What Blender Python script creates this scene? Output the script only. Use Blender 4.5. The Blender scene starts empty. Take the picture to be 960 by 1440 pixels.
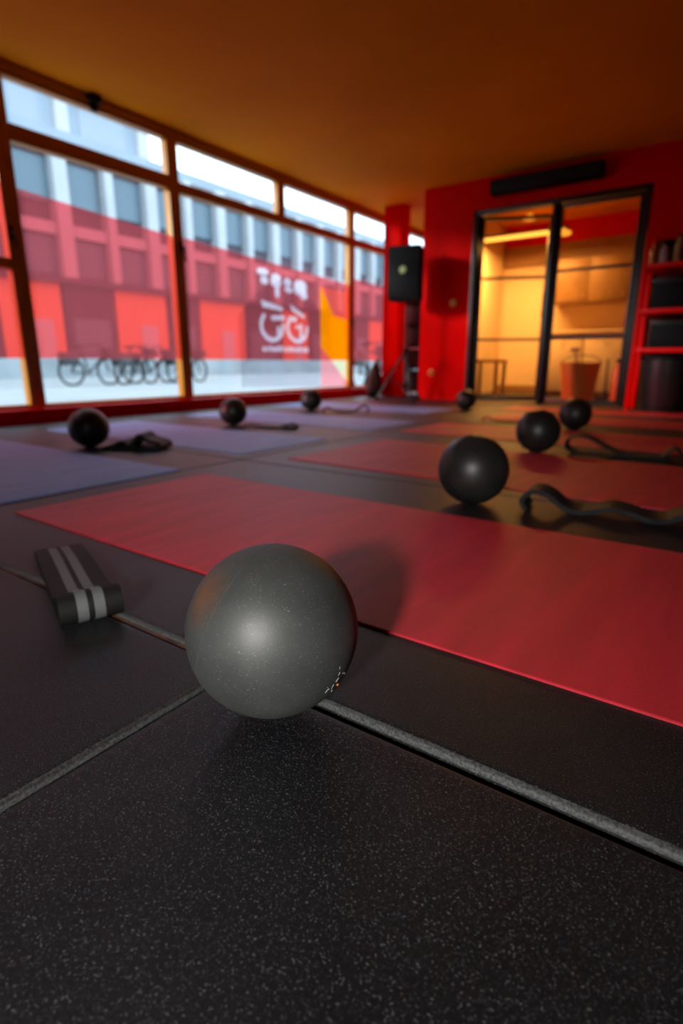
import bpy, bmesh, math, random
from mathutils import Vector, Matrix
random.seed(7)
scene = bpy.context.scene
COL = scene.collection
PI = math.pi

# ------------------------------------------------------------------ camera, world, sun, lamps, exposure
cam_d = bpy.data.cameras.new('camera')
cam = bpy.data.objects.new('camera', cam_d)
COL.objects.link(cam)
cam.location = (0, 0, 0.45)
cam.rotation_euler = (math.radians(90 - 15.11), 0, math.radians(35.19))
cam_d.sensor_fit = 'VERTICAL'
cam_d.sensor_height = 36
cam_d.sensor_width = 24
cam_d.lens = 774 / 1440 * 36
cam_d.clip_start = 0.02
cam_d.clip_end = 300
cam_d.dof.use_dof = True
cam_d.dof.focus_distance = 0.64
cam_d.dof.aperture_fstop = 2.8
scene.camera = cam

vs = scene.view_settings
vs.view_transform = 'Standard'
vs.look = 'None'
vs.exposure = 0.0
vs.gamma = 1.0
vs.use_curve_mapping = False
scene.cycles.use_denoising = True
scene.cycles.max_bounces = 8
scene.cycles.diffuse_bounces = 4
scene.cycles.transparent_max_bounces = 24
scene.cycles.sample_clamp_indirect = 4.0
scene.cycles.caustics_reflective = False
scene.cycles.caustics_refractive = False

world = bpy.data.worlds.new('overcast_sky')
scene.world = world
world.use_nodes = True
wn, wl = world.node_tree.nodes, world.node_tree.links
wn.clear()
w_out = wn.new('ShaderNodeOutputWorld')
w_bg = wn.new('ShaderNodeBackground')
w_tc = wn.new('ShaderNodeTexCoord')
w_noise = wn.new('ShaderNodeTexNoise')
w_noise.inputs['Scale'].default_value = 2.2
w_noise.inputs['Detail'].default_value = 4
w_ramp = wn.new('ShaderNodeValToRGB')
w_ramp.color_ramp.elements[0].position = 0.35
w_ramp.color_ramp.elements[0].color = (0.55, 0.76, 1.0, 1)
w_ramp.color_ramp.elements[1].position = 0.6
w_ramp.color_ramp.elements[1].color = (0.86, 0.94, 1.0, 1)
wl.new(w_tc.outputs['Generated'], w_noise.inputs['Vector'])
wl.new(w_noise.outputs['Fac'], w_ramp.inputs['Fac'])
wl.new(w_ramp.outputs['Color'], w_bg.inputs['Color'])
w_bg.inputs['Strength'].default_value = 4.6
wl.new(w_bg.outputs[0], w_out.inputs[0])

sun_d = bpy.data.lights.new('sun', 'SUN')
sun_d.energy = 3.4
sun_d.angle = math.radians(9)
sun_d.color = (1.0, 0.97, 0.93)
sun = bpy.data.objects.new('sun', sun_d)
COL.objects.link(sun)
sun.rotation_euler = Vector((0.64, 0.75, -0.24)).to_track_quat('-Z', 'Y').to_euler()

LAMP_POWER = 265
WARM_POWER = 95

# ------------------------------------------------------------------ helpers
def mat(name, color, rough=0.5, spec=0.5, metallic=0.0, noise=None, bump=None, sheen=0.0, coat=0.0, emit=None):
    """noise=(scale, amount): colour variation; bump=(scale, strength)"""
    m = bpy.data.materials.new(name)
    m.use_nodes = True
    nt = m.node_tree
    b = nt.nodes['Principled BSDF']
    c4 = (*color, 1)
    b.inputs['Base Color'].default_value = c4
    b.inputs['Roughness'].default_value = rough
    b.inputs['Specular IOR Level'].default_value = spec
    b.inputs['Metallic'].default_value = metallic
    b.inputs['Sheen Weight'].default_value = sheen
    b.inputs['Coat Weight'].default_value = coat
    if emit:
        b.inputs['Emission Color'].default_value = (*emit[0], 1)
        b.inputs['Emission Strength'].default_value = emit[1]
    tc = nt.nodes.new('ShaderNodeTexCoord')
    if noise:
        n = nt.nodes.new('ShaderNodeTexNoise')
        n.inputs['Scale'].default_value = noise[0]
        n.inputs['Detail'].default_value = 5
        nt.links.new(tc.outputs['Object'], n.inputs['Vector'])
        r = nt.nodes.new('ShaderNodeValToRGB')
        k = noise[1]
        r.color_ramp.elements[0].position = 0.3
        r.color_ramp.elements[1].position = 0.7
        r.color_ramp.elements[0].color = tuple(max(0, c * (1 - k)) for c in color) + (1,)
        r.color_ramp.elements[1].color = tuple(min(1, c * (1 + k)) for c in color) + (1,)
        nt.links.new(n.outputs['Fac'], r.inputs['Fac'])
        nt.links.new(r.outputs['Color'], b.inputs['Base Color'])
    if bump:
        n = nt.nodes.new('ShaderNodeTexNoise')
        n.inputs['Scale'].default_value = bump[0]
        n.inputs['Detail'].default_value = 3
        nt.links.new(tc.outputs['Object'], n.inputs['Vector'])
        bp = nt.nodes.new('ShaderNodeBump')
        bp.inputs['Strength'].default_value = bump[1]
        bp.inputs['Distance'].default_value = 0.002
        nt.links.new(n.outputs['Fac'], bp.inputs['Height'])
        nt.links.new(bp.outputs['Normal'], b.inputs['Normal'])
    return m

def rubber_floor_material():
    m = bpy.data.materials.new('speckled_black_rubber')
    m.use_nodes = True
    nt = m.node_tree
    L = nt.links.new
    b = nt.nodes['Principled BSDF']
    tc = nt.nodes.new('ShaderNodeTexCoord')
    geo = nt.nodes.new('ShaderNodeNewGeometry')
    n1 = nt.nodes.new('ShaderNodeTexNoise')
    n1.inputs['Scale'].default_value = 480
    n1.inputs['Detail'].default_value = 2
    L(geo.outputs['Position'], n1.inputs['Vector'])
    r1 = nt.nodes.new('ShaderNodeValToRGB')
    e = r1.color_ramp.elements
    e[0].position = 0.50
    e[0].color = (0.004, 0.0045, 0.006, 1)
    e[1].position = 0.62
    e[1].color = (0.015, 0.017, 0.020, 1)
    e2 = e.new(0.74)
    e2.color = (0.13, 0.13, 0.13, 1)
    L(n1.outputs['Fac'], r1.inputs['Fac'])
    # dust: a broad faint grey cast
    n2 = nt.nodes.new('ShaderNodeTexNoise')
    n2.inputs['Scale'].default_value = 3.0
    n2.inputs['Detail'].default_value = 6
    L(geo.outputs['Position'], n2.inputs['Vector'])
    r2 = nt.nodes.new('ShaderNodeMapRange')
    r2.inputs['From Min'].default_value = 0.35
    r2.inputs['From Max'].default_value = 0.7
    r2.inputs['To Min'].default_value = 0.0
    r2.inputs['To Max'].default_value = 0.12
    L(n2.outputs['Fac'], r2.inputs['Value'])
    mx = nt.nodes.new('ShaderNodeMixRGB')
    mx.inputs['Color2'].default_value = (0.07, 0.07, 0.072, 1)
    L(r2.outputs['Result'], mx.inputs['Fac'])
    L(r1.outputs['Color'], mx.inputs['Color1'])
    L(mx.outputs['Color'], b.inputs['Base Color'])
    b.inputs['Roughness'].default_value = 0.48
    b.inputs['Specular IOR Level'].default_value = 0.42
    bp = nt.nodes.new('ShaderNodeBump')
    bp.inputs['Strength'].default_value = 0.35
    bp.inputs['Distance'].default_value = 0.0012
    L(n1.outputs['Fac'], bp.inputs['Height'])
    L(bp.outputs['Normal'], b.inputs['Normal'])
    return m

def ball_material():
    m = bpy.data.materials.new('scuffed_grey_rubber')
    m.use_nodes = True
    nt = m.node_tree
    L = nt.links.new
    b = nt.nodes['Principled BSDF']
    tc = nt.nodes.new('ShaderNodeTexCoord')
    def ramp(sock, p0, p1, c0, c1):
        r = nt.nodes.new('ShaderNodeValToRGB')
        r.color_ramp.elements[0].position = p0
        r.color_ramp.elements[1].position = p1
        r.color_ramp.elements[0].color = (*c0, 1)
        r.color_ramp.elements[1].color = (*c1, 1)
        L(sock, r.inputs['Fac'])
        return r.outputs['Color']
    n1 = nt.nodes.new('ShaderNodeTexNoise')
    n1.inputs['Scale'].default_value = 14
    n1.inputs['Detail'].default_value = 8
    n1.inputs['Roughness'].default_value = 0.65
    L(tc.outputs['Object'], n1.inputs['Vector'])
    base = ramp(n1.outputs['Fac'], 0.3, 0.75, (0.036, 0.039, 0.038), (0.054, 0.058, 0.056))
    n2 = nt.nodes.new('ShaderNodeTexNoise')
    n2.inputs['Scale'].default_value = 520
    n2.inputs['Detail'].default_value = 1
    L(tc.outputs['Object'], n2.inputs['Vector'])
    sp = ramp(n2.outputs['Fac'], 0.68, 0.80, (0, 0, 0), (1, 1, 1))
    mx = nt.nodes.new('ShaderNodeMixRGB')
    L(sp, mx.inputs['Fac'])
    L(base, mx.inputs['Color1'])
    mx.inputs['Color2'].default_value = (0.22, 0.22, 0.21, 1)
    # reddish-brown patch on one side, its edge broken up by noise
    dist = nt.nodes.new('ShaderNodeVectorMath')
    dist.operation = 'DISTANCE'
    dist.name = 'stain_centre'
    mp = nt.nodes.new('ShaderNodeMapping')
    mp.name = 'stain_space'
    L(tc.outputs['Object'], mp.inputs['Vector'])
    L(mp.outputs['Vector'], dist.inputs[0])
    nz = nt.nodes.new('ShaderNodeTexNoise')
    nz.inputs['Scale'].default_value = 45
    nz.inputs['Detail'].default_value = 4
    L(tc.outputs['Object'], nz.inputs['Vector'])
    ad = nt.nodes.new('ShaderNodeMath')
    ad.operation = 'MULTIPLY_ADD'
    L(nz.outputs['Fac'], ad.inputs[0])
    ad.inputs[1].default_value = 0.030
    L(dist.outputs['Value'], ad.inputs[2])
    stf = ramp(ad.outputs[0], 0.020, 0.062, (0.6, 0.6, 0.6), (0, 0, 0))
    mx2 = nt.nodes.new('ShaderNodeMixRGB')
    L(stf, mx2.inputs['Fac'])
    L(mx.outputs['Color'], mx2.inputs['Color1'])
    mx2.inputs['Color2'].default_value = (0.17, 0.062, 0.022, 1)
    L(mx2.outputs['Color'], b.inputs['Base Color'])
    rr = ramp(n1.outputs['Fac'], 0.3, 0.7, (0.50, 0.50, 0.50), (0.60, 0.60, 0.60))
    L(rr, b.inputs['Roughness'])
    b.inputs['Specular IOR Level'].default_value = 0.8
    n3 = nt.nodes.new('ShaderNodeTexNoise')
    n3.inputs['Scale'].default_value = 600
    n3.inputs['Detail'].default_value = 2
    L(tc.outputs['Object'], n3.inputs['Vector'])
    bp = nt.nodes.new('ShaderNodeBump')
    bp.inputs['Strength'].default_value = 0.12
    bp.inputs['Distance'].default_value = 0.0008
    L(n3.outputs['Fac'], bp.inputs['Height'])
    L(bp.outputs['Normal'], b.inputs['Normal'])
    return m

def mat_fabric(name, color, k=0.16):
    """foam exercise mat: fine woven relief and a faint brushed mottling"""
    m = bpy.data.materials.new(name)
    m.use_nodes = True
    nt = m.node_tree
    L = nt.links.new
    b = nt.nodes['Principled BSDF']
    tc = nt.nodes.new('ShaderNodeTexCoord')
    mp = nt.nodes.new('ShaderNodeMapping')
    mp.inputs['Scale'].default_value = (9, 1.3, 1)
    L(tc.outputs['Object'], mp.inputs['Vector'])
    n = nt.nodes.new('ShaderNodeTexNoise')
    n.inputs['Scale'].default_value = 2.0
    n.inputs['Detail'].default_value = 5
    L(mp.outputs['Vector'], n.inputs['Vector'])
    r = nt.nodes.new('ShaderNodeValToRGB')
    r.color_ramp.elements[0].position = 0.3
    r.color_ramp.elements[1].position = 0.7
    r.color_ramp.elements[0].color = tuple(c * (1 - k) for c in color) + (1,)
    r.color_ramp.elements[1].color = tuple(min(1, c * (1 + k)) for c in color) + (1,)
    L(n.outputs['Fac'], r.inputs['Fac'])
    L(r.outputs['Color'], b.inputs['Base Color'])
    b.inputs['Roughness'].default_value = 0.55
    b.inputs['Specular IOR Level'].default_value = 0.5
    w = nt.nodes.new('ShaderNodeTexNoise')
    w.inputs['Scale'].default_value = 520
    w.inputs['Detail'].default_value = 1
    L(tc.outputs['Object'], w.inputs['Vector'])
    bp = nt.nodes.new('ShaderNodeBump')
    bp.inputs['Strength'].default_value = 0.45
    bp.inputs['Distance'].default_value = 0.0012
    L(w.outputs['Fac'], bp.inputs['Height'])
    L(bp.outputs['Normal'], b.inputs['Normal'])
    return m

def film_material(name, tint, body, haze, gloss=0.04):
    """clear or coloured pane: light passes tinted, a little is scattered by the film, a little is mirrored"""
    m = bpy.data.materials.new(name)
    m.use_nodes = True
    nt = m.node_tree
    L = nt.links.new
    nt.nodes.remove(nt.nodes['Principled BSDF'])
    out = nt.nodes['Material Output']
    tr = nt.nodes.new('ShaderNodeBsdfTransparent')
    tr.inputs['Color'].default_value = (*tint, 1)
    last = tr.outputs[0]
    if haze > 0:
        tl = nt.nodes.new('ShaderNodeBsdfTranslucent')
        tl.inputs['Color'].default_value = (*body, 1)
        mx = nt.nodes.new('ShaderNodeMixShader')
        mx.inputs[0].default_value = haze
        L(last, mx.inputs[1])
        L(tl.outputs[0], mx.inputs[2])
        last = mx.outputs[0]
    if gloss > 0:
        gl = nt.nodes.new('ShaderNodeBsdfGlossy')
        gl.inputs['Roughness'].default_value = 0.03
        g = nt.nodes.new('ShaderNodeMixShader')
        g.inputs[0].default_value = gloss
        L(last, g.inputs[1])
        L(gl.outputs[0], g.inputs[2])
        last = g.outputs[0]
    L(last, out.inputs['Surface'])
    return m

def link(name, me, m=None, parent=None, loc=(0, 0, 0), rot=(0, 0, 0)):
    o = bpy.data.objects.new(name, me)
    COL.objects.link(o)
    o.location = loc
    o.rotation_euler = rot
    if m is not None:
        if isinstance(m, (list, tuple)):
            for q in m:
                me.materials.append(q)
        elif not me.materials:
            me.materials.append(m)
    if parent is not None:
        o.parent = parent
    return o

def bm_mesh(bm, name, smooth=False, angle=None):
    bmesh.ops.recalc_face_normals(bm, faces=bm.faces[:])
    me = bpy.data.meshes.new(name)
    bm.to_mesh(me)
    bm.free()
    if smooth:
        for p in me.polygons:
            p.use_smooth = True
        if angle is not None:
            me.set_sharp_from_angle(angle=math.radians(angle))
    return me

def add_box(bm, x0, x1, y0, y1, z0, z1, bev=0.0, seg=2):
    r = bmesh.ops.create_cube(bm, size=1)
    v = r['verts']
    bmesh.ops.scale(bm, vec=(x1 - x0, y1 - y0, z1 - z0), verts=v)
    bmesh.ops.translate(bm, vec=((x0 + x1) / 2, (y0 + y1) / 2, (z0 + z1) / 2), verts=v)
    if bev > 0:
        es = list({e for q in v for e in q.link_edges})
        bmesh.ops.bevel(bm, geom=es, offset=bev, segments=seg, affect='EDGES', profile=0.5)

def box(name, x0, x1, y0, y1, z0, z1, m, parent=None, bev=0.0, seg=2):
    bm = bmesh.new()
    add_box(bm, x0, x1, y0, y1, z0, z1, bev, seg)
    return link(name, bm_mesh(bm, name, bev > 0, 40), m, parent)

def boxes(name, lst, m, parent=None, bev=0.0):
    bm = bmesh.new()
    for b in lst:
        add_box(bm, *b, bev=bev)
    return link(name, bm_mesh(bm, name, bev > 0, 40), m, parent)

def add_tube(bm, pts, r, seg=10, closed=False):
    pts = [Vector(p) for p in pts]
    n = len(pts)
    rings = []
    prev = None
    for i, p in enumerate(pts):
        if closed:
            t = pts[(i + 1) % n] - pts[i - 1]
        else:
            t = pts[min(i + 1, n - 1)] - pts[max(i - 1, 0)]
        t.normalize()
        if prev is None:
            a = Vector((0, 0, 1)) if abs(t.z) < 0.9 else Vector((1, 0, 0))
            u = t.cross(a).normalized()
        else:
            u = (prev - t * prev.dot(t)).normalized()
        prev = u
        w = t.cross(u)
        rr = r[i] if isinstance(r, (list, tuple)) else r
        rings.append([bm.verts.new(p + (u * math.cos(2 * PI * k / seg) + w * math.sin(2 * PI * k / seg)) * rr) for k in range(seg)])
    for i in range(n if closed else n - 1):
        a, b = rings[i], rings[(i + 1) % n]
        for k in range(seg):
            bm.faces.new((a[k], a[(k + 1) % seg], b[(k + 1) % seg], b[k]))
    if not closed:
        bm.faces.new(rings[0][::-1])
        bm.faces.new(rings[-1])

def tube(name, pts, r, m, parent=None, seg=10, closed=False):
    bm = bmesh.new()
    add_tube(bm, pts, r, seg, closed)
    return link(name, bm_mesh(bm, name, True, 50), m, parent)

def lathe_mesh(name, prof, seg=32, cap=True):
    bm = bmesh.new()
    rings = []
    for r, z in prof:
        if r < 1e-5:
            rings.append([bm.verts.new((0, 0, z))])
        else:
            rings.append([bm.verts.new((r * math.cos(2 * PI * k / seg), r * math.sin(2 * PI * k / seg), z)) for k in range(seg)])
    for a, b in zip(rings, rings[1:]):
        for k in range(seg):
            k2 = (k + 1) % seg
            if len(a) == 1 and len(b) == 1:
                continue
            if len(a) == 1:
                bm.faces.new((a[0], b[k], b[k2]))
            elif len(b) == 1:
                bm.faces.new((a[k], a[k2], b[0]))
            else:
                bm.faces.new((a[k], a[k2], b[k2], b[k]))
    return bm_mesh(bm, name, True, 45)

def ribbon_mesh(name, path, y0, y1, th, seg=1):
    """flat strap: path is a list of (x, z[, dy]); the strap spans y0..y1 and has thickness th"""
    bm = bmesh.new()
    n = len(path)
    P = [Vector((p[0], p[1])) for p in path]
    D = [p[2] if len(p) > 2 else 0.0 for p in path]
    rows = []
    for i in range(n):
        t = (P[min(i + 1, n - 1)] - P[max(i - 1, 0)]).normalized()
        nn = Vector((-t.y, t.x)) * th / 2
        ra = [bm.verts.new((P[i].x + nn.x, y0 + D[i] + (y1 - y0) * k / seg, P[i].y + nn.y)) for k in range(seg + 1)]
        rb = [bm.verts.new((P[i].x - nn.x, y0 + D[i] + (y1 - y0) * k / seg, P[i].y - nn.y)) for k in range(seg + 1)]
        rows.append((ra, rb))
    for (a, b), (c, d) in zip(rows, rows[1:]):
        for k in range(seg):
            bm.faces.new((a[k], a[k + 1], c[k + 1], c[k]))
            bm.faces.new((b[k], d[k], d[k + 1], b[k + 1]))
        bm.faces.new((a[0], c[0], d[0], b[0]))
        bm.faces.new((a[-1], b[-1], d[-1], c[-1]))
    for a, b in (rows[0], rows[-1]):
        for k in range(seg):
            bm.faces.new((a[k], b[k], b[k + 1], a[k + 1]))
    return bm_mesh(bm, name, True, 35)

def smooth_path(pts, sub=8):
    """Catmull-Rom through the points"""
    out = []
    n = len(pts)
    for i in range(n - 1):
        p0, p1, p2, p3 = pts[max(i - 1, 0)], pts[i], pts[i + 1], pts[min(i + 2, n - 1)]
        for k in range(sub):
            t = k / sub
            out.append(tuple(0.5 * (2 * b + (c - a) * t + (2 * a - 5 * b + 4 * c - d) * t * t + (-a + 3 * b - 3 * c + d) * t ** 3)
                             for a, b, c, d in zip(p0, p1, p2, p3)))
    out.append(tuple(pts[-1]))
    return out

def poly_plate(name, polys, x0, x1, m, parent=None):
    """polygons given in (y, z), extruded from x0 to x1"""
    bm = bmesh.new()
    for pl in polys:
        a = [bm.verts.new((x0, y, z)) for y, z in pl]
        b = [bm.verts.new((x1, y, z)) for y, z in pl]
        bm.faces.new(a)
        bm.faces.new(b[::-1])
        for k in range(len(pl)):
            k2 = (k + 1) % len(pl)
            bm.faces.new((a[k], b[k], b[k2], a[k2]))
    return link(name, bm_mesh(bm, name), m, parent)

def empty(name, loc=(0, 0, 0), rz=0):
    o = bpy.data.objects.new(name, None)
    o.empty_display_size = 0.1
    COL.objects.link(o)
    o.location = loc
    o.rotation_euler = (0, 0, rz)
    return o

def tag(o, label, cat=None, group=None, kind=None):
    if label:
        o['label'] = label
    if cat:
        o['category'] = cat
    if group:
        o['group'] = group
    if kind:
        o['kind'] = kind
    return o

def copy_tree(o, parent=None):
    c = o.copy()
    COL.objects.link(c)
    c.parent = parent
    for ch in o.children:
        copy_tree(ch, c)
    return c

def struct(o, label=None):
    o['kind'] = 'structure'
    if label:
        o['label'] = label
    return o

# ------------------------------------------------------------------ materials
M = {}
M['rubber'] = rubber_floor_material()
M['worn'] = mat('dust_worn_rubber_edge', (0.060, 0.062, 0.062), 0.6, 0.3, noise=(300, 0.6))
M['slab'] = mat('orange_brown_subfloor', (0.20, 0.062, 0.013), 0.5, noise=(9, 0.5))
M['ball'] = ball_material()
M['ball_dark'] = mat('black_rubber_ball', (0.016, 0.0155, 0.015), 0.42, 0.45, noise=(14, 0.3), bump=(600, 0.1))
M['red_mat'] = mat_fabric('red_foam_mat', (0.60, 0.026, 0.042))
M['blue_mat'] = mat_fabric('blue_grey_foam_mat', (0.15, 0.30, 0.66))
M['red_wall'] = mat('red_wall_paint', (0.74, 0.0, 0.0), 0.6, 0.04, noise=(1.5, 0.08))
M['red_gloss'] = mat('red_gloss_paint', (0.86, 0.002, 0.002), 0.4, 0.12)
M['ceiling'] = mat('ochre_brown_ceiling_paint', (0.80, 0.29, 0.004), 0.8, 0.05, noise=(0.8, 0.10))
M['frame'] = mat('ochre_window_frame_paint', (0.55, 0.20, 0.006), 0.4, 0.3)
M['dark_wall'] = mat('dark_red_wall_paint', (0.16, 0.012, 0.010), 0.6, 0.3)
M['black'] = mat('black_plastic', (0.006, 0.006, 0.0065), 0.55, 0.1)
M['black_metal'] = mat('black_powder_coated_steel', (0.012, 0.011, 0.010), 0.4, 0.5)
M['brown_metal'] = mat('brown_anodised_strip', (0.16, 0.075, 0.018), 0.4, 0.5)
M['band'] = mat('black_woven_elastic', (0.010, 0.0095, 0.0095), 0.65, 0.25, bump=(700, 0.4))
M['band_grey'] = mat('grey_woven_stripe', (0.13, 0.135, 0.14), 0.6, 0.35, bump=(700, 0.4))
M['band_rubber'] = mat('black_latex_band', (0.010, 0.011, 0.012), 0.6, 0.2)
M['cream'] = mat('cream_wall_paint', (0.80, 0.62, 0.36), 0.7, 0.3, noise=(1.2, 0.08))
M['tan'] = mat('tan_cupboard_board', (0.30, 0.16, 0.05), 0.5, 0.4, noise=(3, 0.15))
M['brass'] = mat('yellowed_switch_plastic', (0.75, 0.42, 0.06), 0.4, 0.5)
M['glass'] = film_material('window_glass', (0.93, 0.97, 0.98), (1, 1, 1), 0.0, 0.05)
M['frost'] = film_material('hazy_transom_glass', (0.92, 0.96, 0.98), (0.85, 0.92, 1.0), 0.10, 0.04)
M['door_glass'] = film_material('door_glass', (0.95, 0.93, 0.88), (1, 1, 1), 0.0, 0.03)
M['red_film'] = film_material('red_window_film', (0.90, 0.14, 0.15), (0.85, 0.18, 0.21), 0.16, 0.0)
M['grey_film'] = film_material('smoke_window_film', (0.78, 0.74, 0.77), (0.5, 0.5, 0.5), 0.0, 0.0)
M['orange_film'] = film_material('orange_window_film', (1.0, 0.30, 0.0), (1.0, 0.24, 0.0), 0.5, 0.0)
M['yellow_film'] = film_material('pale_yellow_window_film', (1.0, 0.98, 0.62), (1.0, 0.95, 0.6), 0.3, 0.0)
M['pink_film'] = film_material('pink_window_film', (1.0, 0.42, 0.45), (1.0, 0.35, 0.36), 0.3, 0.0)
M['scarlet_film'] = film_material('scarlet_window_film', (1.0, 0.15, 0.12), (1.0, 0.10, 0.08), 0.36, 0.0)
M['logo'] = film_material('white_vinyl_lettering', (0.74, 0.60, 0.70), (0.80, 0.70, 0.80), 0.45, 0.0)
M['pale_stone'] = mat('pale_facade_stone', (0.35, 0.369, 0.388), 0.8, 0.2, noise=(0.6, 0.05))
M['facade_glass'] = mat('blue_grey_office_glass', (0.091, 0.137, 0.171), 0.25, 0.35)
M['facade_band'] = mat('mauve_facade_panel', (0.076, 0.061, 0.084), 0.7, 0.3)
M['facade_dark'] = mat('dark_shopfront', (0.053, 0.046, 0.057), 0.6, 0.3)
M['shop_orange'] = mat('orange_shopfront', (0.608, 0.228, 0.091), 0.7, 0.2)
M['shop_white'] = mat('white_shop_door', (0.471, 0.426, 0.403), 0.7, 0.2)
M['upper'] = mat('pale_blue_cladding', (0.115, 0.185, 0.24), 0.7, 0.3, noise=(0.5, 0.1))
M['paving'] = mat('pale_street_paving', (0.251, 0.266, 0.274), 0.8, 0.2, noise=(0.7, 0.10))

# ------------------------------------------------------------------ floor
XL, XR, YB, YF, ZC = -4.5, 2.3, -5.6, 6.6, 2.46
floor = struct(box('floor', XL - 0.1, XR + 0.1, YB - 0.1, 9.3, -0.12, -0.018, M['slab']), 'orange-brown subfloor showing in the gaps between black rubber tiles')
TS, GAP = 1.36, 0.003
gx = [-0.57 + TS * k for k in range(-3, 4)]
gy = [0.52 + TS * k for k in range(-5, 8)]
tile_cache = {}
def floor_tile(x0, x1, y0, y1, dz):
    key = (round(x1 - x0, 3), round(y1 - y0, 3))
    if key not in tile_cache:
        w, d = key
        bm = bmesh.new()
        # rounded top edge, square bottom
        lev = [(0.0, -0.018), (0.0, -0.0095), (0.0016, -0.0060), (0.0045, -0.0028), (0.0080, -0.0008), (0.0115, 0.0), (0.02, 0.0)]
        rings = []
        for ins, z in lev:
            rings.append([bm.verts.new((sx * (w / 2 - ins), sy * (d / 2 - ins), z)) for sx, sy in ((-1, -1), (1, -1), (1, 1), (-1, 1))])
        for a, b in zip(rings, rings[1:]):
            for k in range(4):
                fc = bm.faces.new((a[k], a[(k + 1) % 4], b[(k + 1) % 4], b[k]))
                fc.material_index = 1 if 2 <= rings.index(b) <= 4 else 0
        bm.faces.new(rings[-1])
        bm.faces.new(rings[0][::-1])
        me = bm_mesh(bm, 'floor_tile', True, 60)
        me.materials.append(M['rubber'])
        me.materials.append(M['worn'])
        tile_cache[key] = me
    o = link('floor_tile', tile_cache[key], None, floor, ((x0 + x1) / 2, (y0 + y1) / 2, dz))
    return o
for i in range(len(gx) + 1):
    for j in range(len(gy) + 1):
        x0 = max(XL + 0.12, gx[i - 1] if i > 0 else gx[0] - TS)
        x1 = min(XR, gx[i] if i < len(gx) else gx[-1] + TS)
        y0 = max(YB, gy[j - 1] if j > 0 else gy[0] - TS)
        y1 = min(9.1, gy[j] if j < len(gy) else gy[-1] + TS)
        if x1 - x0 < 0.05 or y1 - y0 < 0.05:
            continue
        if y0 > 0.5:                # beyond the first joint the tiles are laid double length
            if abs(x0 + 0.57) < 0.01:
                continue
            if abs(x1 + 0.57) < 0.01:
                x1 += TS
        g = GAP / 2
        if abs(x0 + 1.93) < 0.01 and abs(y0 - 0.52) < 0.01:
            y0 += 0.008             # open joint, filled with a brown strip
        dz = 0.0
        if abs(x0 + 0.57) < 0.01 and abs(y1 - 0.52) < 0.01:
            dz = -0.0035            # the nearest tile lies a little lower
        floor_tile(x0 + g, x1 - g, y0 + g, y1 - g, dz)

js = box('joint_strip', -1.92, -0.60, 0.5215, 0.5285, -0.018, -0.0065, mat('brown_cork_strip', (0.11, 0.034, 0.010), 0.5, noise=(22, 0.9)), floor)
js['label'] = 'brown strip in an open joint between floor tiles'

# ------------------------------------------------------------------ shell
ceiling = struct(box('ceiling', XL - 0.15, XR + 0.15, YB - 0.15, 9.35, ZC, ZC + 0.15, M['ceiling']), 'dark ochre brown painted ceiling')
struct(box('wall_right', XR, XR + 0.12, YB - 0.1, 6.6, -0.02, ZC, M['dark_wall']), 'dark red side wall')
struct(box('wall_back', XL, XR, YB - 0.12, YB, -0.02, ZC, M['dark_wall']), 'dark red wall behind the viewer')
DX0, DX1, DZ = -2.79, -0.97, 2.135
wf = boxes('wall_front', [(-3.43, DX0, YF, YF + 0.12, -0.02, ZC), (DX1, XR + 0.12, YF, YF + 0.12, -0.02, ZC), (DX0, DX1, YF, YF + 0.12, DZ, ZC),
                          (-3.43, -3.31, YF + 0.12, 9.3, -0.02, ZC)], M['red_wall'])
struct(wf, 'red wall with glazed double doors')
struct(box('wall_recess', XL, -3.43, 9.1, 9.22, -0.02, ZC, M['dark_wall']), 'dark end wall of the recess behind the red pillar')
# kerb under the windows and header above them
wl_ = struct(box('wall_left', XL - 0.10, XL + 0.11, YB, 9.2, -0.10, 0.112, M['red_gloss'], bev=0.006), 'low glossy red kerb under the shop windows')
struct(box('trim_1', XL - 0.10, XL + 0.05, YB, 9.2, 2.405, ZC, M['frame']), 'brown header board above the shop windows')
struct(box('pillar', -4.206, -3.946, 6.95, 7.21, -0.018, ZC, M['red_wall'], bev=0.008), 'square red pillar standing beside the shop windows')
# back room
boxes_br = boxes('wall_back_room', [(-3.31, 0.6, 9.1, 9.2, -0.02, 2.2), (0.5, 0.6, YF + 0.12, 9.1, -0.02, ZC)], M['cream'])
struct(boxes_br, 'cream walls of the lit room behind the glazed doors')
struct(box('trim_5', -3.309, -3.29, YF + 0.13, 9.05, -0.018, ZC, M['cream']), 'cream side wall of the back room')
struct(box('trim_2', -3.31, 0.5, 9.06, 9.1, 2.16, ZC, M['red_wall']), 'red band along the top of the back room wall')
struct(box('trim_3', -3.31, 0.5, 9.04, 9.1, 1.88, 2.16, M['tan']), 'tan board strip on the back room wall')
struct(box('baseboard_back', -3.31, 0.5, 9.07, 9.1, -0.018, 0.11, M['tan']))

# ------------------------------------------------------------------ shop windows
posts = [-5.5, -4.0, -2.5, -1.0, 0.55, 2.22, 3.70, 6.58, 9.12]
struct(box('wall_left_rear', XL - 0.10, XL + 0.02, YB, 0.55, 0.112, 2.405, M['dark_wall']), 'dark red wall beside the viewer')  # unseen stretch made solid so the sun misses the foreground
FX0, FX1 = XL - 0.05, XL + 0.035
FILM = {4: (1.74, 1.70), 5: (1.68, 1.59), 6: (1.60, 1.475), 7: (1.56, 1.50)}
win_labels = {4: 'shop window at the left edge with a cross bar and red film', 5: 'red filmed shop window showing orange shopfronts opposite',
              6: 'wide red filmed shop window with pale emblem and orange film', 7: 'narrow red filmed shop window beside the red pillar'}
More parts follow.
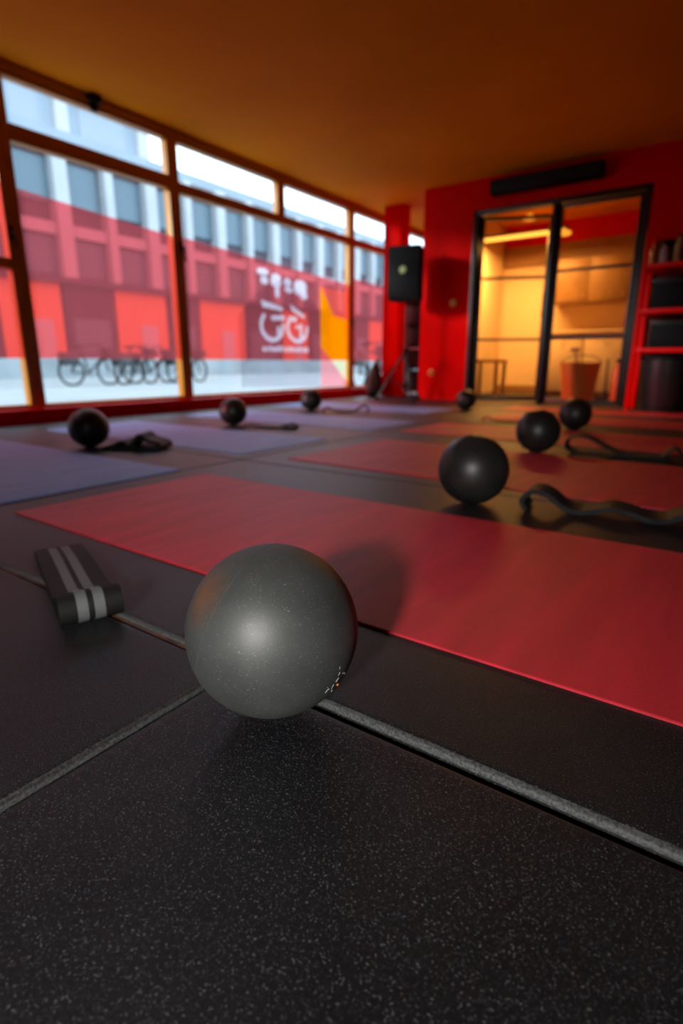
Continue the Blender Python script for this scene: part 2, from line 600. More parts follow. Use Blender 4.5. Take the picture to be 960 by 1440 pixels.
# emblem on the wide window, drawn in (u, v) of a 390 x 620 grid and laid on the glass
def uv(u, v):
    return (4.77 + (u - 160) / 390 * 0.90, 1.47 - (v - 140) / 600 * 0.86)
def arc_band(cx, cy, r0, r1, a0, a1, n=22, sy=1.0):
    o, i = [], []
    for k in range(n + 1):
        a = math.radians(a0 + (a1 - a0) * k / n)
        o.append(uv(cx + r1 * math.cos(a), cy - sy * r1 * math.sin(a)))
        i.append(uv(cx + r0 * math.cos(a), cy - sy * r0 * math.sin(a)))
    quads = []
    for k in range(n):
        quads.append([o[k], o[k + 1], i[k + 1], i[k]])
    return quads
def blob(cx, cy, rx, ry, n=18, sq=2.0):
    p = []
    for k in range(n):
        a = 2 * PI * k / n
        c, s = math.cos(a), math.sin(a)
        p.append(uv(cx + rx * math.copysign(abs(c) ** (2 / sq), c), cy + ry * math.copysign(abs(s) ** (2 / sq), s)))
    return [p]
lg = []
lg += blob(205, 168, 42, 26) + blob(215, 225, 26, 28, sq=3)
lg += blob(298, 215, 38, 50, sq=2.6) + blob(305, 295, 16, 50)
lg += blob(385, 215, 30, 34) + blob(395, 270, 34, 22)
lg += blob(488, 240, 52, 58, sq=3.2) + blob(515, 300, 28, 26, sq=3)
for quad in ([(188, 372), (345, 412), (340, 440), (192, 424)], [(398, 380), (430, 396), (520, 452), (514, 482), (420, 432)],
             [(250, 485), (356, 470), (352, 512), (262, 516)], [(385, 470), (455, 476), (450, 516), (392, 512)]):
    lg.append([uv(*q) for q in quad])
lg += arc_band(262, 560, 68, 92, 130, 372, sy=1.35)
lg += arc_band(458, 565, 68, 92, 130, 372, sy=1.30)
for quad in ([(296, 560), (322, 560), (322, 650), (296, 650)], [(478, 530), (502, 530), (502, 655), (478, 655)],
             [(440, 545), (502, 530), (502, 556), (446, 570)]):
    lg.append([uv(*q) for q in quad])
x = 185
while x < 548:
    wdt = random.choice((9, 14, 18, 22))
    hgt = random.choice((34, 42, 46))
    lg.append([uv(x, 760), uv(min(x + wdt, 550), 760), uv(min(x + wdt, 550), 760 - hgt), uv(x, 760 - hgt)])
    x += wdt + random.choice((3, 4, 8))

def in_poly(p, poly):
    y, z = p
    c = False
    m_ = len(poly)
    for q in range(m_):
        (y0_, z0_), (y1_, z1_) = poly[q], poly[(q + 1) % m_]
        if (z0_ > z) != (z1_ > z) and y < (y1_ - y0_) * (z - z0_) / (z1_ - z0_) + y0_:
            c = not c
    return c
EY0, EY1, EZ0, EZ1, EC = 4.74, 5.74, 0.56, 1.49, 0.008
def emblem_sheets():
    """two complementary grids: the red film round the emblem and the pale emblem itself"""
    ny, nz = round((EY1 - EY0) / EC), round((EZ1 - EZ0) / EC)
    bbs = [(min(p[0] for p in pl), max(p[0] for p in pl), min(p[1] for p in pl), max(p[1] for p in pl), pl) for pl in lg]
    sets = {True: [], False: []}
    for a in range(ny):
        for b in range(nz):
            y, z = EY0 + (a + 0.5) * (EY1 - EY0) / ny, EZ0 + (b + 0.5) * (EZ1 - EZ0) / nz
            hit = any(q[0] <= y <= q[1] and q[2] <= z <= q[3] and in_poly((y, z), q[4]) for q in bbs)
            sets[hit].append((a, b))
    out = {}
    for hit, cells in sets.items():
        idx, vs_, fs = {}, [], []
        for a, b in cells:
            f = []
            for da, db in ((0, 0), (1, 0), (1, 1), (0, 1)):
                kk = (a + da, b + db)
                if kk not in idx:
                    idx[kk] = len(vs_)
                    vs_.append((XL - 0.004, EY0 + kk[0] * (EY1 - EY0) / ny, EZ0 + kk[1] * (EZ1 - EZ0) / nz))
                f.append(idx[kk])
            fs.append(tuple(f))
        me = bpy.data.meshes.new('emblem' if hit else 'red_film')
        me.from_pydata(vs_, [], fs)
        out[hit] = me
    return out

wins = {}
for n in range(4, 8):
    a, b = posts[n], posts[n + 1]
    hw = 0.058
    lst = [(FX0, FX1, a, a + hw, 0.112, 2.405), (FX0, FX1, b - hw, b, 0.112, 2.405),
           (FX0, FX1, a + hw, b - hw, 0.112, 0.142), (FX0, FX1, a + hw, b - hw, 2.375, 2.405)]
    rail = (1.975, 2.085) if n < 6 else (1.965, 2.05)
    lst.append((FX0, FX1, a + hw, b - hw, rail[0], rail[1]))
    if n == 6:
        lst.append((FX0, FX1, 5.122, 5.235, 2.05, 2.375))
    if n == 7:
        lst.append((FX0, FX1, 7.62, 7.72, 2.05, 2.375))
    if n == 4:
        lst.append((FX0, FX1, a + hw, b - hw, 1.12, 1.19))
    w = boxes('window_%d' % (n + 1), lst, M['frame'], bev=0.005)
    struct(w, win_labels.get(n, 'ochre framed shop window further along the wall'))
    wins[n] = w
    gxm = XL - 0.012
    if n == 4:
        box('pane', gxm, gxm + 0.006, a + hw, b - hw, 0.142, 1.12, M['glass'], w)
        box('pane', gxm, gxm + 0.006, a + hw, b - hw, 1.19, rail[0], M['glass'], w)
    else:
        box('pane', gxm, gxm + 0.006, a + hw, b - hw, 0.142, rail[0], M['glass'], w)
    if n == 6:
        box('transom_pane', gxm, gxm + 0.006, a + hw, 5.122, rail[1], 2.375, M['frost'], w)
        box('transom_pane', gxm, gxm + 0.006, 5.235, b - hw, rail[1], 2.375, M['frost'], w)
    elif n == 7:
        box('transom_pane', gxm, gxm + 0.006, a + hw, 7.62, rail[1], 2.375, M['frost'], w)
        box('transom_pane', gxm, gxm + 0.006, 7.72, b - hw, rail[1], 2.375, M['frost'], w)
    else:
        box('transom_pane', gxm, gxm + 0.006, a + hw, b - hw, rail[1], 2.375, M['frost'], w)
    # red film (single thin sheet on the glass)
    zt0, zt1 = FILM.get(n, (1.7, 1.7))
    yl, yr = a + hw, b - hw
    def sheet(name, pts, x, m, par):
        me = bpy.data.meshes.new(name)
        me.from_pydata([(x, y, z) for y, z in pts], [], [tuple(range(len(pts)))])
        return link(name, me, m, par)
    fx = gxm + 0.008
    if n == 6:
        yc = 5.92
        zc = zt0 + (zt1 - zt0) * (yc - yl) / (yr - yl)
        ztop = lambda y: zt0 + (zt1 - zt0) * (y - yl) / (yr - yl)
        sheet('red_film', [(yl, 0.49), (EY0, 0.49), (EY0, ztop(EY0)), (yl, zt0)], fx, M['red_film'], w)
        sheet('red_film', [(EY1, 0.49), (yc, 0.49), (yc, zc), (EY1, ztop(EY1))], fx, M['red_film'], w)
        sheet('red_film', [(EY0, 0.49), (EY1, 0.49), (EY1, EZ0), (EY0, EZ0)], fx, M['red_film'], w)
        sheet('red_film', [(EY0, EZ1), (EY1, EZ1), (EY1, ztop(EY1)), (EY0, ztop(EY0))], fx, M['red_film'], w)
        es_ = emblem_sheets()
        link('red_film', es_[False], M['red_film'], w)
        em = link('emblem', es_[True], M['logo'], w)
        em['label'] = 'pale lettered emblem on the red film'
        zq = zc - 0.11
        sheet('red_film', [(yc, zq), (yr, zq - 0.02), (yr, zt1), (yc, zc)], fx, M['red_film'], w)
        # coloured film shapes at the right of the pane
        sheet('scarlet_film', [(yc, zq), (6.02, 1.30), (6.20, 1.06), (yr, 1.02), (yr, zq - 0.02)], fx, M['scarlet_film'], w)
        sheet('orange_film', [(yc, zq), (6.02, 1.30), (6.20, 1.06), (yr, 1.02), (yr, 0.49), (6.15, 0.49), (yc, 0.66)], fx, M['orange_film'], w)
        sheet('scarlet_film', [(yc, 0.66), (6.15, 0.49), (yc, 0.49)], fx, M['scarlet_film'], w)
        sheet('yellow_film', [(6.15, 0.49), (yr, 0.49), (yr, 0.20)], fx, M['yellow_film'], w)
        sheet('pink_film', [(yc, 0.49), (6.15, 0.49), (yr, 0.20), (yr, 0.15), (yc, 0.15)], fx, M['pink_film'], w)
        sheet('smoke_film', [(4.47, 0.19), (5.905, 0.15), (5.905, 1.12), (5.2, 1.40), (4.75, 1.20), (4.47, 0.95)], fx + 0.002, M['grey_film'], w)
    elif n >= 4:
        sheet('red_film', [(yl, 0.49), (yr, 0.49), (yr, zt1), (yl, zt0)], fx, M['red_film'], w)

# handles, catches and a blind bracket
def lever(name, y, z, par, L=0.13):
    bm = bmesh.new()
    add_box(bm, FX1, FX1 + 0.012, y - 0.016, y + 0.016, z - 0.05, z + 0.05, 0.004)
    add_tube(bm, [(FX1 + 0.01, y, z), (FX1 + 0.045, y, z), (FX1 + 0.05, y, z - L)], 0.010, 8)
    return link(name, bm_mesh(bm, name, True, 45), M['black'], par)
lever('handle', posts[4 + 1] - 0.03, 1.36, wins[4], 0.10)
lever('handle', posts[6] + 0.03, 1.50, wins[6])
lever('handle', posts[7] - 0.03, 1.02, wins[6])
bk = boxes('blind_bracket', [(XL + 0.05, XL + 0.11, 2.90, 2.99, 2.405, 2.455), (XL + 0.05, XL + 0.075, 2.915, 2.975, 2.35, 2.41)], M['black'], bev=0.004)
tag(bk, 'small black bracket on the header above the shop window', 'bracket')

# ------------------------------------------------------------------ glazed doors
def door_leaf(name, w, label, cols):
    """leaf hinged at its local origin, spanning 0..w in x"""
    st = 0.045
    bm = bmesh.new()
    add_box(bm, 0, st, -0.02, 0.02, 0.01, 2.08, 0.003)
    add_box(bm, w - st, w, -0.02, 0.02, 0.01, 2.08, 0.003)
    add_box(bm, st, w - st, -0.02, 0.02, 2.04, 2.08, 0.003)
    add_box(bm, st, w - st, -0.02, 0.02, 0.01, 0.06, 0.003)
    d = link(name, bm_mesh(bm, name, True, 40), M['black_metal'])
    struct(d, label)
    zs = [0.06, 0.727, 1.42, 2.04]
    for k in (1, 2):
        box('glazing_bar', st, w - st, -0.014, 0.014, zs[k] - 0.015, zs[k] + 0.015, M['black_metal'], d)
    for k in range(3):
        box('pane', st, w - st, -0.003, 0.003, zs[k] + (0.015 if k else 0), zs[k + 1] - (0.015 if k < 2 else 0), M['door_glass'], d)
    return d
dfr = boxes('trim_4', [(DX0, DX0 + 0.05, YF - 0.01, YF + 0.13, -0.018, DZ), (DX1 - 0.05, DX1, YF - 0.01, YF + 0.13, -0.018, DZ),
                       (-1.905, -1.855, YF - 0.01, YF + 0.13, -0.018, DZ - 0.05), (DX0, DX1, YF - 0.01, YF + 0.13, DZ - 0.045, DZ)], M['black_metal'], bev=0.003)
struct(dfr, 'black steel door frame with a centre post')
d1 = door_leaf('door_1', 0.80, 'left glazed door leaf swung open into the lit room', None)
d1.location = (DX0 + 0.055, YF + 0.10, 0)
d1.rotation_euler = (0, 0, math.radians(23))
box('edge_strip', 0.80, 0.835, -0.022, 0.022, 0.02, 2.07, M['brown_metal'], d1)
d2 = door_leaf('door_2', 0.825, 'right glazed door leaf, closed, in the black frame', None)
d2.location = (-1.852, YF + 0.05, 0)
hd = boxes('handle', [(0.74, 0.765, -0.07, -0.02, 1.0, 1.02), (0.74, 0.765, -0.07, -0.02, 1.2, 1.22), (0.74, 0.765, -0.085, -0.065, 0.97, 1.25)], M['black_metal'], d1, bev=0.003)

# things in the room behind the doors
def lamp_tube():
    t = empty('tube_lamp', (-2.75, 8.0, 2.10))
    tag(t, 'long glowing tube lamp in the room behind the doors', 'lamp')
    bm = bmesh.new()
    add_tube(bm, [(-0.62, 0, 0), (0.62, 0, 0)], 0.026, 12)
    link('tube', bm_mesh(bm, 'tube', True, 50), mat('warm_tube_glow', (1, 0.6, 0.2), 0.5, emit=((1.0, 0.50, 0.07), 2.2)), t)
    box('housing', -0.66, 0.66, -0.03, 0.03, 0.026, 0.05, M['black_metal'], t)
    for sx in (-0.45, 0.45):
        tube('hanger', [(sx, 0, 0.05), (sx, 0, 0.36)], 0.004, M['black_metal'], t, 6)
    ld = bpy.data.lights.new('tube_light', 'AREA')
    ld.shape = 'RECTANGLE'
    ld.size = 1.2
    ld.size_y = 0.05
    ld.energy = WARM_POWER
    ld.color = (1.0, 0.50, 0.14)
    lo = bpy.data.objects.new('tube_light', ld)
    COL.objects.link(lo)
    lo.parent = t
    lo.location = (0, 0, -0.035)
lamp_tube()
def glow_disc(x, y, z, label):
    me = lathe_mesh('disc_lamp', [(0, 0.05), (0.03, 0.05), (0.03, 0.03), (0.085, 0.028), (0.10, 0.015), (0.10, 0.0), (0.09, -0.008), (0, -0.012)], 24)
    o = link('disc_lamp', me, mat('warm_disc_glow', (1, 0.6, 0.2), 0.5, emit=((1.0, 0.42, 0.04), 1.2)), None, (x, y, z))
    tube('hanger', [(0, 0, 0.05), (0, 0, ZC - z)], 0.006, M['black_metal'], o, 6)
    tag(o, label, 'lamp')
glow_disc(-2.60, 8.0, 2.30, 'round glowing disc lamp hanging above the tube lamp')
glow_disc(-2.05, 7.6, 1.98, 'low round glowing disc lamp seen behind the right glazed door')  # this disc imitates the tube lamp's reflection by its own glow

def cupboard():
    t = empty('wall_cupboard', (-1.65, 8.86, 0))
    tag(t, 'tan wall cupboard in the room behind the right door', 'cupboard')
    box('body', -0.78, 0.75, -0.20, 0.20, 1.28, 1.86, M['tan'], t, 0.004)
    for k in range(3):
        d = box('cupboard_door', -0.775 + k * 0.51, -0.275 + k * 0.51, -0.222, -0.202, 1.29, 1.85, M['tan'], t, 0.003)
        tube('knob', [(-0.33 + k * 0.51, -0.222, 1.36), (-0.33 + k * 0.51, -0.245, 1.36)], 0.012, M['brass'], d, 8)
    s = empty('counter', (-1.65, 8.8, 0))
    tag(s, 'cream counter along the back room wall', 'counter')
    box('worktop', -0.80, 0.90, -0.28, 0.26, 0.86, 0.90, M['cream'], s, 0.004)
    for k in range(3):
        dd = box('front_panel', -0.78 + k * 0.56, -0.24 + k * 0.56, -0.24, 0.24, 0.06, 0.86, M['cream'], s, 0.004)
        tube('knob', [(-0.51 + k * 0.56, -0.24, 0.74), (-0.51 + k * 0.56, -0.262, 0.74)], 0.012, M['brass'], dd, 8)
    box('plinth', -0.78, 0.88, -0.20, 0.24, -0.018, 0.06, M['tan'], s)
cupboard()
def bucket():
    t = empty('bucket', (-1.60, 7.25, 0))
    tag(t, 'orange bucket behind the right glazed door', 'bucket')
    om = mat('orange_bucket_plastic', (0.72, 0.20, 0.03), 0.5, 0.4)
    link('body', lathe_mesh('bucket_body', [(0, 0.012), (0.155, 0.012), (0.16, 0.0), (0.17, 0.0), (0.225, 0.44), (0.24, 0.445), (0.24, 0.46), (0.215, 0.46), (0.162, 0.02), (0, 0.02)], 36), om, t)
    hp = [(0.232 * math.cos(a), 0.05 * math.sin(a), 0.445 + 0.10 * math.sin(a)) for a in [PI * k / 16 for k in range(17)]]
    tube('bail_handle', hp, 0.006, M['black_metal'], t, 6)
    o = empty('brush_pole', (-1.56, 7.22, 0.03))
    tag(o, 'short dark brush standing in the orange bucket', 'brush')
    tube('stick', [(0, 0, 0), (-0.11, 0.02, 0.56)], 0.014, M['tan'], o, 8)
    box('brush_head', -0.16, -0.07, -0.02, 0.06, 0.55, 0.60, M['tan'], o, 0.008)
    b = link('spray_bottle', lathe_mesh('spray_bottle', [(0, 0), (0.045, 0), (0.048, 0.01), (0.048, 0.34), (0.03, 0.40), (0.018, 0.43), (0.018, 0.46), (0, 0.46)], 20), mat('orange_red_bottle', (0.85, 0.16, 0.03), 0.4), None, (-1.16, 7.1, -0.002))
    link('cap', lathe_mesh('cap', [(0, 0.46), (0.022, 0.46), (0.022, 0.50), (0, 0.50)], 14), M['black'], b)
    tag(b, 'tall orange bottle beside the orange bucket', 'bottle')
    p = empty('broom', (-1.27, 7.12, 0))
    tag(p, 'thin dark broom stick upright by the orange bottle', 'broom')
    tube('stick', [(0, 0, 0.05), (-0.01, 0.02, 0.50)], 0.011, M['black_metal'], p, 8)
    box('broom_head', -0.10, 0.03, -0.02, 0.03, -0.002, 0.06, M['black'], p, 0.006)
bucket()
st = empty('side_table', (-3.03, 8.0, 0))
tag(st, 'low tan side table behind the open glazed door', 'table')
box('table_top', -0.22, 0.22, -0.2, 0.2, 0.46, 0.50, M['tan'], st, 0.006)
for sx in (-1, 1):
    for sy in (-1, 1):
        box('leg', sx * 0.18 - 0.02, sx * 0.18 + 0.02, sy * 0.16 - 0.02, sy * 0.16 + 0.02, -0.002, 0.46, M['tan'], st)

# ------------------------------------------------------------------ fittings on the red wall
ac = empty('air_vent', (-1.99, YF, 2.24))
tag(ac, 'long black air vent on the red wall above the doors', 'air vent')
box('body', -0.575, 0.575, -0.15, -0.001, 0.0, 0.145, M['black'], ac, 0.012)
for k in range(5):
    box('slat', -0.55, 0.55, -0.162, -0.148, 0.018 + k * 0.024, 0.026 + k * 0.024, M['black_metal'], ac)
def wall_plate(name, x, z, r, label, cat):
    o = link(name, lathe_mesh(name, [(0, 0.018), (r * 0.5, 0.018), (r * 0.9, 0.014), (r, 0.0), (0, 0.0)], 24), M['brass'], None, (x, YF - 0.001, z), (PI / 2, 0, 0))
    tag(o, label, cat)
    return o
sw = wall_plate('light_switch', -2.994, 1.159, 0.045, 'round yellowish light switch on the red wall', 'switch')
link('switch_button', lathe_mesh('switch_button', [(0, 0.026), (0.014, 0.024), (0.018, 0.016), (0, 0.016)], 16), M['cream'], sw)
so = wall_plate('power_socket', -3.25, 0.335, 0.04, 'round yellowish power socket low on the red wall', 'socket')
link('socket_well', lathe_mesh('socket_well', [(0, 0.0185), (0.02, 0.0185), (0.02, 0.016), (0, 0.016)], 16), M['black'], so)

# ------------------------------------------------------------------ loudspeaker on its tripod
SPX, SPY = -3.42, 6.22
s = empty('speaker_stand', (SPX, SPY, 0))
tag(s, 'black tripod stand carrying the loudspeaker by the pillar', 'stand')
tube('pole', [(0, 0, 0.10), (0, 0, 1.164)], 0.018, M['black_metal'], s, 12)
tube('collar', [(0, 0, 0.52), (0, 0, 0.62)], 0.032, M['black'], s, 12)
tube('collar', [(0, 0, 0.14), (0, 0, 0.20)], 0.030, M['black'], s, 12)
tube('knob', [(0.03, -0.01, 0.57), (0.075, -0.02, 0.57)], 0.016, M['black'], s, 8)
for a in (195, 315, 75):
    ar = math.radians(a)
    dx, dy = math.cos(ar), math.sin(ar)
    L = 0.36 if a != 75 else 0.27
    lg_ = tube('leg', [(dx * 0.03, dy * 0.03, 0.56), (dx * L, dy * L, 0.015)], 0.014, M['black_metal'], s, 8)
    tube('strut', [(dx * 0.03, dy * 0.03, 0.17), (dx * L * 0.55, dy * L * 0.55, 0.27)], 0.008, M['black_metal'], s, 6)
    tube('rubber_foot', [(dx * (L - 0.01), dy * (L - 0.01), 0.03), (dx * (L + 0.012), dy * (L + 0.012), 0.004)], 0.02, M['black'], lg_, 8)
sp = empty('loudspeaker', (SPX, SPY, 1.165), math.radians(12))
tag(sp, 'black loudspeaker on the tripod stand with a round pale green badge', 'loudspeaker')
bm = bmesh.new()
pl = [(-0.205, -0.17), (0.205, -0.17), (0.15, 0.15), (-0.15, 0.15)]
a = [bm.verts.new((x, y, 0)) for x, y in pl]
b = [bm.verts.new((x, y, 0.60)) for x, y in pl]
bm.faces.new(a[::-1])
bm.faces.new(b)
for k in range(4):
    bm.faces.new((a[k], a[(k + 1) % 4], b[(k + 1) % 4], b[k]))
bmesh.ops.bevel(bm, geom=bm.edges[:], offset=0.018, segments=3, affect='EDGES')
link('cabinet', bm_mesh(bm, 'cabinet', True, 40), M['black'], sp)
box('grille', -0.185, 0.185, -0.180, -0.166, 0.025, 0.575, mat('black_steel_grille', (0.006, 0.006, 0.006), 0.6, 0.12, bump=(400, 0.6)), sp, 0.006)
bd = link('badge', lathe_mesh('badge', [(0, 0.006), (0.036, 0.006), (0.042, 0.0), (0, 0.0)], 24), mat('pale_green_badge', (0.42, 0.55, 0.22), 0.4), sp, (-0.01, -0.180, 0.335), (PI / 2, 0, 0))
bd['label'] = 'round pale green badge'

# dark rack in the recess, bag by the pillar
RX = -4.02
r = empty('storage_rack', (RX, 7.55, 0))
tag(r, 'narrow dark storage rack behind the loudspeaker in the recess', 'rack')
for sx in (-0.175, 0.175):
    for sy in (-0.14, 0.14):
        box('upright', sx - 0.012, sx + 0.012, sy - 0.012, sy + 0.012, -0.002, 1.32, M['black_metal'], r)
for k in range(5):
    box('rack_shelf', -0.187, 0.187, -0.15, 0.15, 0.06 + k * 0.305, 0.08 + k * 0.305, M['black_metal'], r)
rcol = [(0.03, 0.022, 0.022), (0.05, 0.015, 0.013), (0.035, 0.03, 0.032), (0.05, 0.04, 0.042)]
rnames = ['lowest', 'second lowest', 'middle', 'upper']
for k in range(4):
    z0 = 0.081 + k * 0.305
    o = box('storage_box', RX - 0.16, RX + 0.16, 7.42, 7.68, z0, z0 + 0.255, mat('dark_box_%d' % k, rcol[k], 0.6), None, 0.012)
    tag(o, 'dark box on the %s shelf of the recess rack' % rnames[k], 'box', 'boxes on the recess rack')
    box('box_lid', RX - 0.162, RX + 0.162, 7.415, 7.685, z0 + 0.25, z0 + 0.27, M['black'], o, 0.004)

def bag():
    bm = bmesh.new()
    bmesh.ops.create_icosphere(bm, subdivisions=4, radius=1)
    for v in bm.verts:
        x, y, z = v.co
        h = (z + 1) / 2
        tp = 1 - 0.72 * h ** 1.1
        n = 0.06 * math.sin(9 * x + 4 * z) * math.cos(7 * y - 3 * z)
        v.co = (x * 0.14 * tp * (1 + n) + 0.02 * h, y * 0.19 * tp * (1 + n) + 0.05 * h, max(0.0, h * 0.52 + 0.01 * n - 0.02))
    t = link('gym_bag', bm_mesh(bm, 'gym_bag', True), mat('dark_maroon_bag_cloth', (0.035, 0.008, 0.010), 0.7, bump=(60, 0.5)), None, (-4.20, 6.72, 0.0))
    tag(t, 'slumped dark gym bag at the foot of the red pillar', 'bag')
    tube('strap', smooth_path([(0.02, 0.0, 0.40), (0.09, -0.09, 0.33), (0.13, -0.10, 0.15), (0.14, -0.05, 0.03)], 6), 0.012, M['band'], t, 6)
bag()

# ------------------------------------------------------------------ red shelving at the right
SY0, SY1 = 6.10, 6.56
sh = empty('shelf_unit', (-0.90, SY0, 0))
tag(sh, 'red painted open shelf unit against the wall beside the doors', 'shelf unit')
for x in (0.0, 1.30):
    for y in (0.0, SY1 - SY0 - 0.05):
        box('upright', x, x + 0.035, y, y + 0.04, -0.002, 1.62, M['red_gloss'], sh, 0.003)
    for z in (0.57, 0.92, 1.315):
        box('side_rail', x + 0.005, x + 0.03, 0.04, SY1 - SY0 - 0.05, z - 0.015, z + 0.015, M['red_gloss'], sh)
for z in (0.57, 0.92, 1.315):
    box('shelf', 0.035, 1.30, 0.0, SY1 - SY0, z - 0.02, z + 0.02, M['red_gloss'], sh, 0.003)
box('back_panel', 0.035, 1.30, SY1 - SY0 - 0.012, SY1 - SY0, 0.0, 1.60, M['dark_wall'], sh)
bn = empty('storage_bin', (-0.60, 6.33, 0))
tag(bn, 'large glossy black bin under the lowest red shelf', 'bin')
link('bin_body', lathe_mesh('bin_body', [(0, 0.0), (0.205, 0.0), (0.215, 0.02), (0.24, 0.46), (0.245, 0.49), (0.235, 0.50), (0.225, 0.46), (0.20, 0.03), (0, 0.03)], 40), mat('glossy_black_plastic', (0.014, 0.014, 0.014), 0.28, 0.8), bn)
link('bin_rim', lathe_mesh('bin_rim', [(0.238, 0.485), (0.252, 0.487), (0.255, 0.50), (0.25, 0.512), (0.236, 0.512), (0.232, 0.50), (0.238, 0.485)], 40), M['black'], bn)
b2 = copy_tree(bn)
b2.location = (-0.06, 6.33, 0)
b2['label'] = 'second glossy black bin under the lowest red shelf, further right'
bn['group'] = b2['group'] = 'black bins under the shelf'
for (x0, x1, z0, h, lab) in [(-0.80, -0.42, 0.94, 0.26, 'black box on the middle red shelf'), (-0.38, 0.05, 0.94, 0.24, 'black box on the middle red shelf further right'),
                             (-0.77, -0.30, 0.59, 0.24, 'black box on the lowest red shelf above the bin'), (-0.26, 0.16, 0.59, 0.22, 'black box on the lowest red shelf further right')]:
    o = box('storage_box', x0, x1, 6.14, 6.5, z0, z0 + h, M['black'], None, 0.015)
    tag(o, lab, 'box', 'black boxes on the red shelf')
    box('box_lid', x0 - 0.005, x1 + 0.005, 6.135, 6.505, z0 + h - 0.03, z0 + h, M['black_metal'], o, 0.004)
def bottle(x, y, z, r, h, col, label):
    o = link('bottle', lathe_mesh('bottle', [(0, 0), (r * 0.95, 0), (r, 0.006), (r, h * 0.62), (r * 0.8, h * 0.74), (r * 0.42, h * 0.82), (r * 0.42, h * 0.9), (0, h * 0.9)], 20), mat('bottle_plastic', col, 0.4), None, (x, y, z))
    link('cap', lathe_mesh('cap', [(0, h * 0.9), (r * 0.48, h * 0.9), (r * 0.48, h), (0, h)], 14), M['black'], o)
    tag(o, label, 'bottle', 'bottles on the top red shelf')
bottle(-0.83, 6.22, 1.335, 0.035, 0.19, (0.45, 0.26, 0.07), 'amber bottle at the left end of the top red shelf')
bottle(-0.74, 6.20, 1.335, 0.045, 0.17, (0.34, 0.30, 0.28), 'squat pale grey bottle next to the amber bottle on the top shelf')
bottle(-0.64, 6.24, 1.335, 0.034, 0.25, (0.42, 0.27, 0.10), 'tall orange-brown bottle on the top red shelf')
bottle(-0.54, 6.22, 1.335, 0.042, 0.16, (0.22, 0.18, 0.13), 'short dark brown bottle on the top red shelf')
bottle(-0.43, 6.22, 1.335, 0.045, 0.22, (0.04, 0.035, 0.035), 'black bottle on the top red shelf near the frame edge')
o = box('storage_box', -0.80, -0.48, 6.32, 6.52, 1.335, 1.56, M['black'], None, 0.01)
tag(o, 'black box behind the bottles on the top red shelf', 'box', 'black boxes on the red shelf')

# ------------------------------------------------------------------ exercise mats
def yoga_mat(x0, x1, y0, y1, m, label, group, rz=0.0):
    w, d, t = x1 - x0, y1 - y0, 0.0045
    bm = bmesh.new()
    r, pts = 0.012, []
    for cx, cy, a0 in ((w / 2 - r, d / 2 - r, 0), (-w / 2 + r, d / 2 - r, 90), (-w / 2 + r, -d / 2 + r, 180), (w / 2 - r, -d / 2 + r, 270)):
        for k in range(5):
            a = math.radians(a0 + k * 22.5)
            pts.append((cx + r * math.cos(a), cy + r * math.sin(a)))
    lo = [bm.verts.new((x, y, 0.0006)) for x, y in pts]
    mi = [bm.verts.new((x, y, t - 0.0010)) for x, y in pts]
    hi = [bm.verts.new((x * (1 - 0.004 / w), y * (1 - 0.004 / d), t)) for x, y in pts]
    n = len(pts)
    for a, b in ((lo, mi), (mi, hi)):
        for k in range(n):
            bm.faces.new((a[k], a[(k + 1) % n], b[(k + 1) % n], b[k]))
    bm.faces.new(hi)
    bm.faces.new(lo[::-1])
    o = link('yoga_mat', bm_mesh(bm, 'yoga_mat'), m, None, ((x0 + x1) / 2, (y0 + y1) / 2, 0), (0, 0, rz))
    tag(o, label, 'exercise mat', group)
    return o
RM, BM_ = M['red_mat'], M['blue_mat']
G1, G2 = 'red mats in the right column', 'blue-grey mats by the windows'
yoga_mat(-1.78, 0.12, 0.755, 1.52, RM, 'nearest red exercise mat, behind the large grey ball', G1, math.radians(-0.4))
yoga_mat(-1.735, 0.15, 1.985, 2.87, RM, 'second red exercise mat, just behind the second ball', G1, math.radians(-2.0))
yoga_mat(-1.85, 0.05, 3.29, 3.99, RM, 'third red exercise mat, behind the looped black band', G1, math.radians(-1))
yoga_mat(-1.75, 0.05, 4.50, 5.13, RM, 'fourth red exercise mat, in front of the shelf bins', G1)
yoga_mat(-1.95, -0.1, 5.50, 6.05, RM, 'farthest red exercise mat, in front of the glazed doors', G1)
yoga_mat(-3.78, -1.935, 0.78, 1.53, BM_, 'nearest blue-grey mat, at the left edge before the left ball', G2)
yoga_mat(-3.93, -2.02, 1.98, 2.70, BM_, 'second blue-grey mat, between the two left balls', G2)
yoga_mat(-4.0, -2.06, 3.25, 3.95, BM_, 'third blue-grey mat, in front of the far left ball', G2)
yoga_mat(-4.2, -2.33, 4.62, 5.30, BM_, 'farthest blue-grey mat, in front of the red pillar', G2)

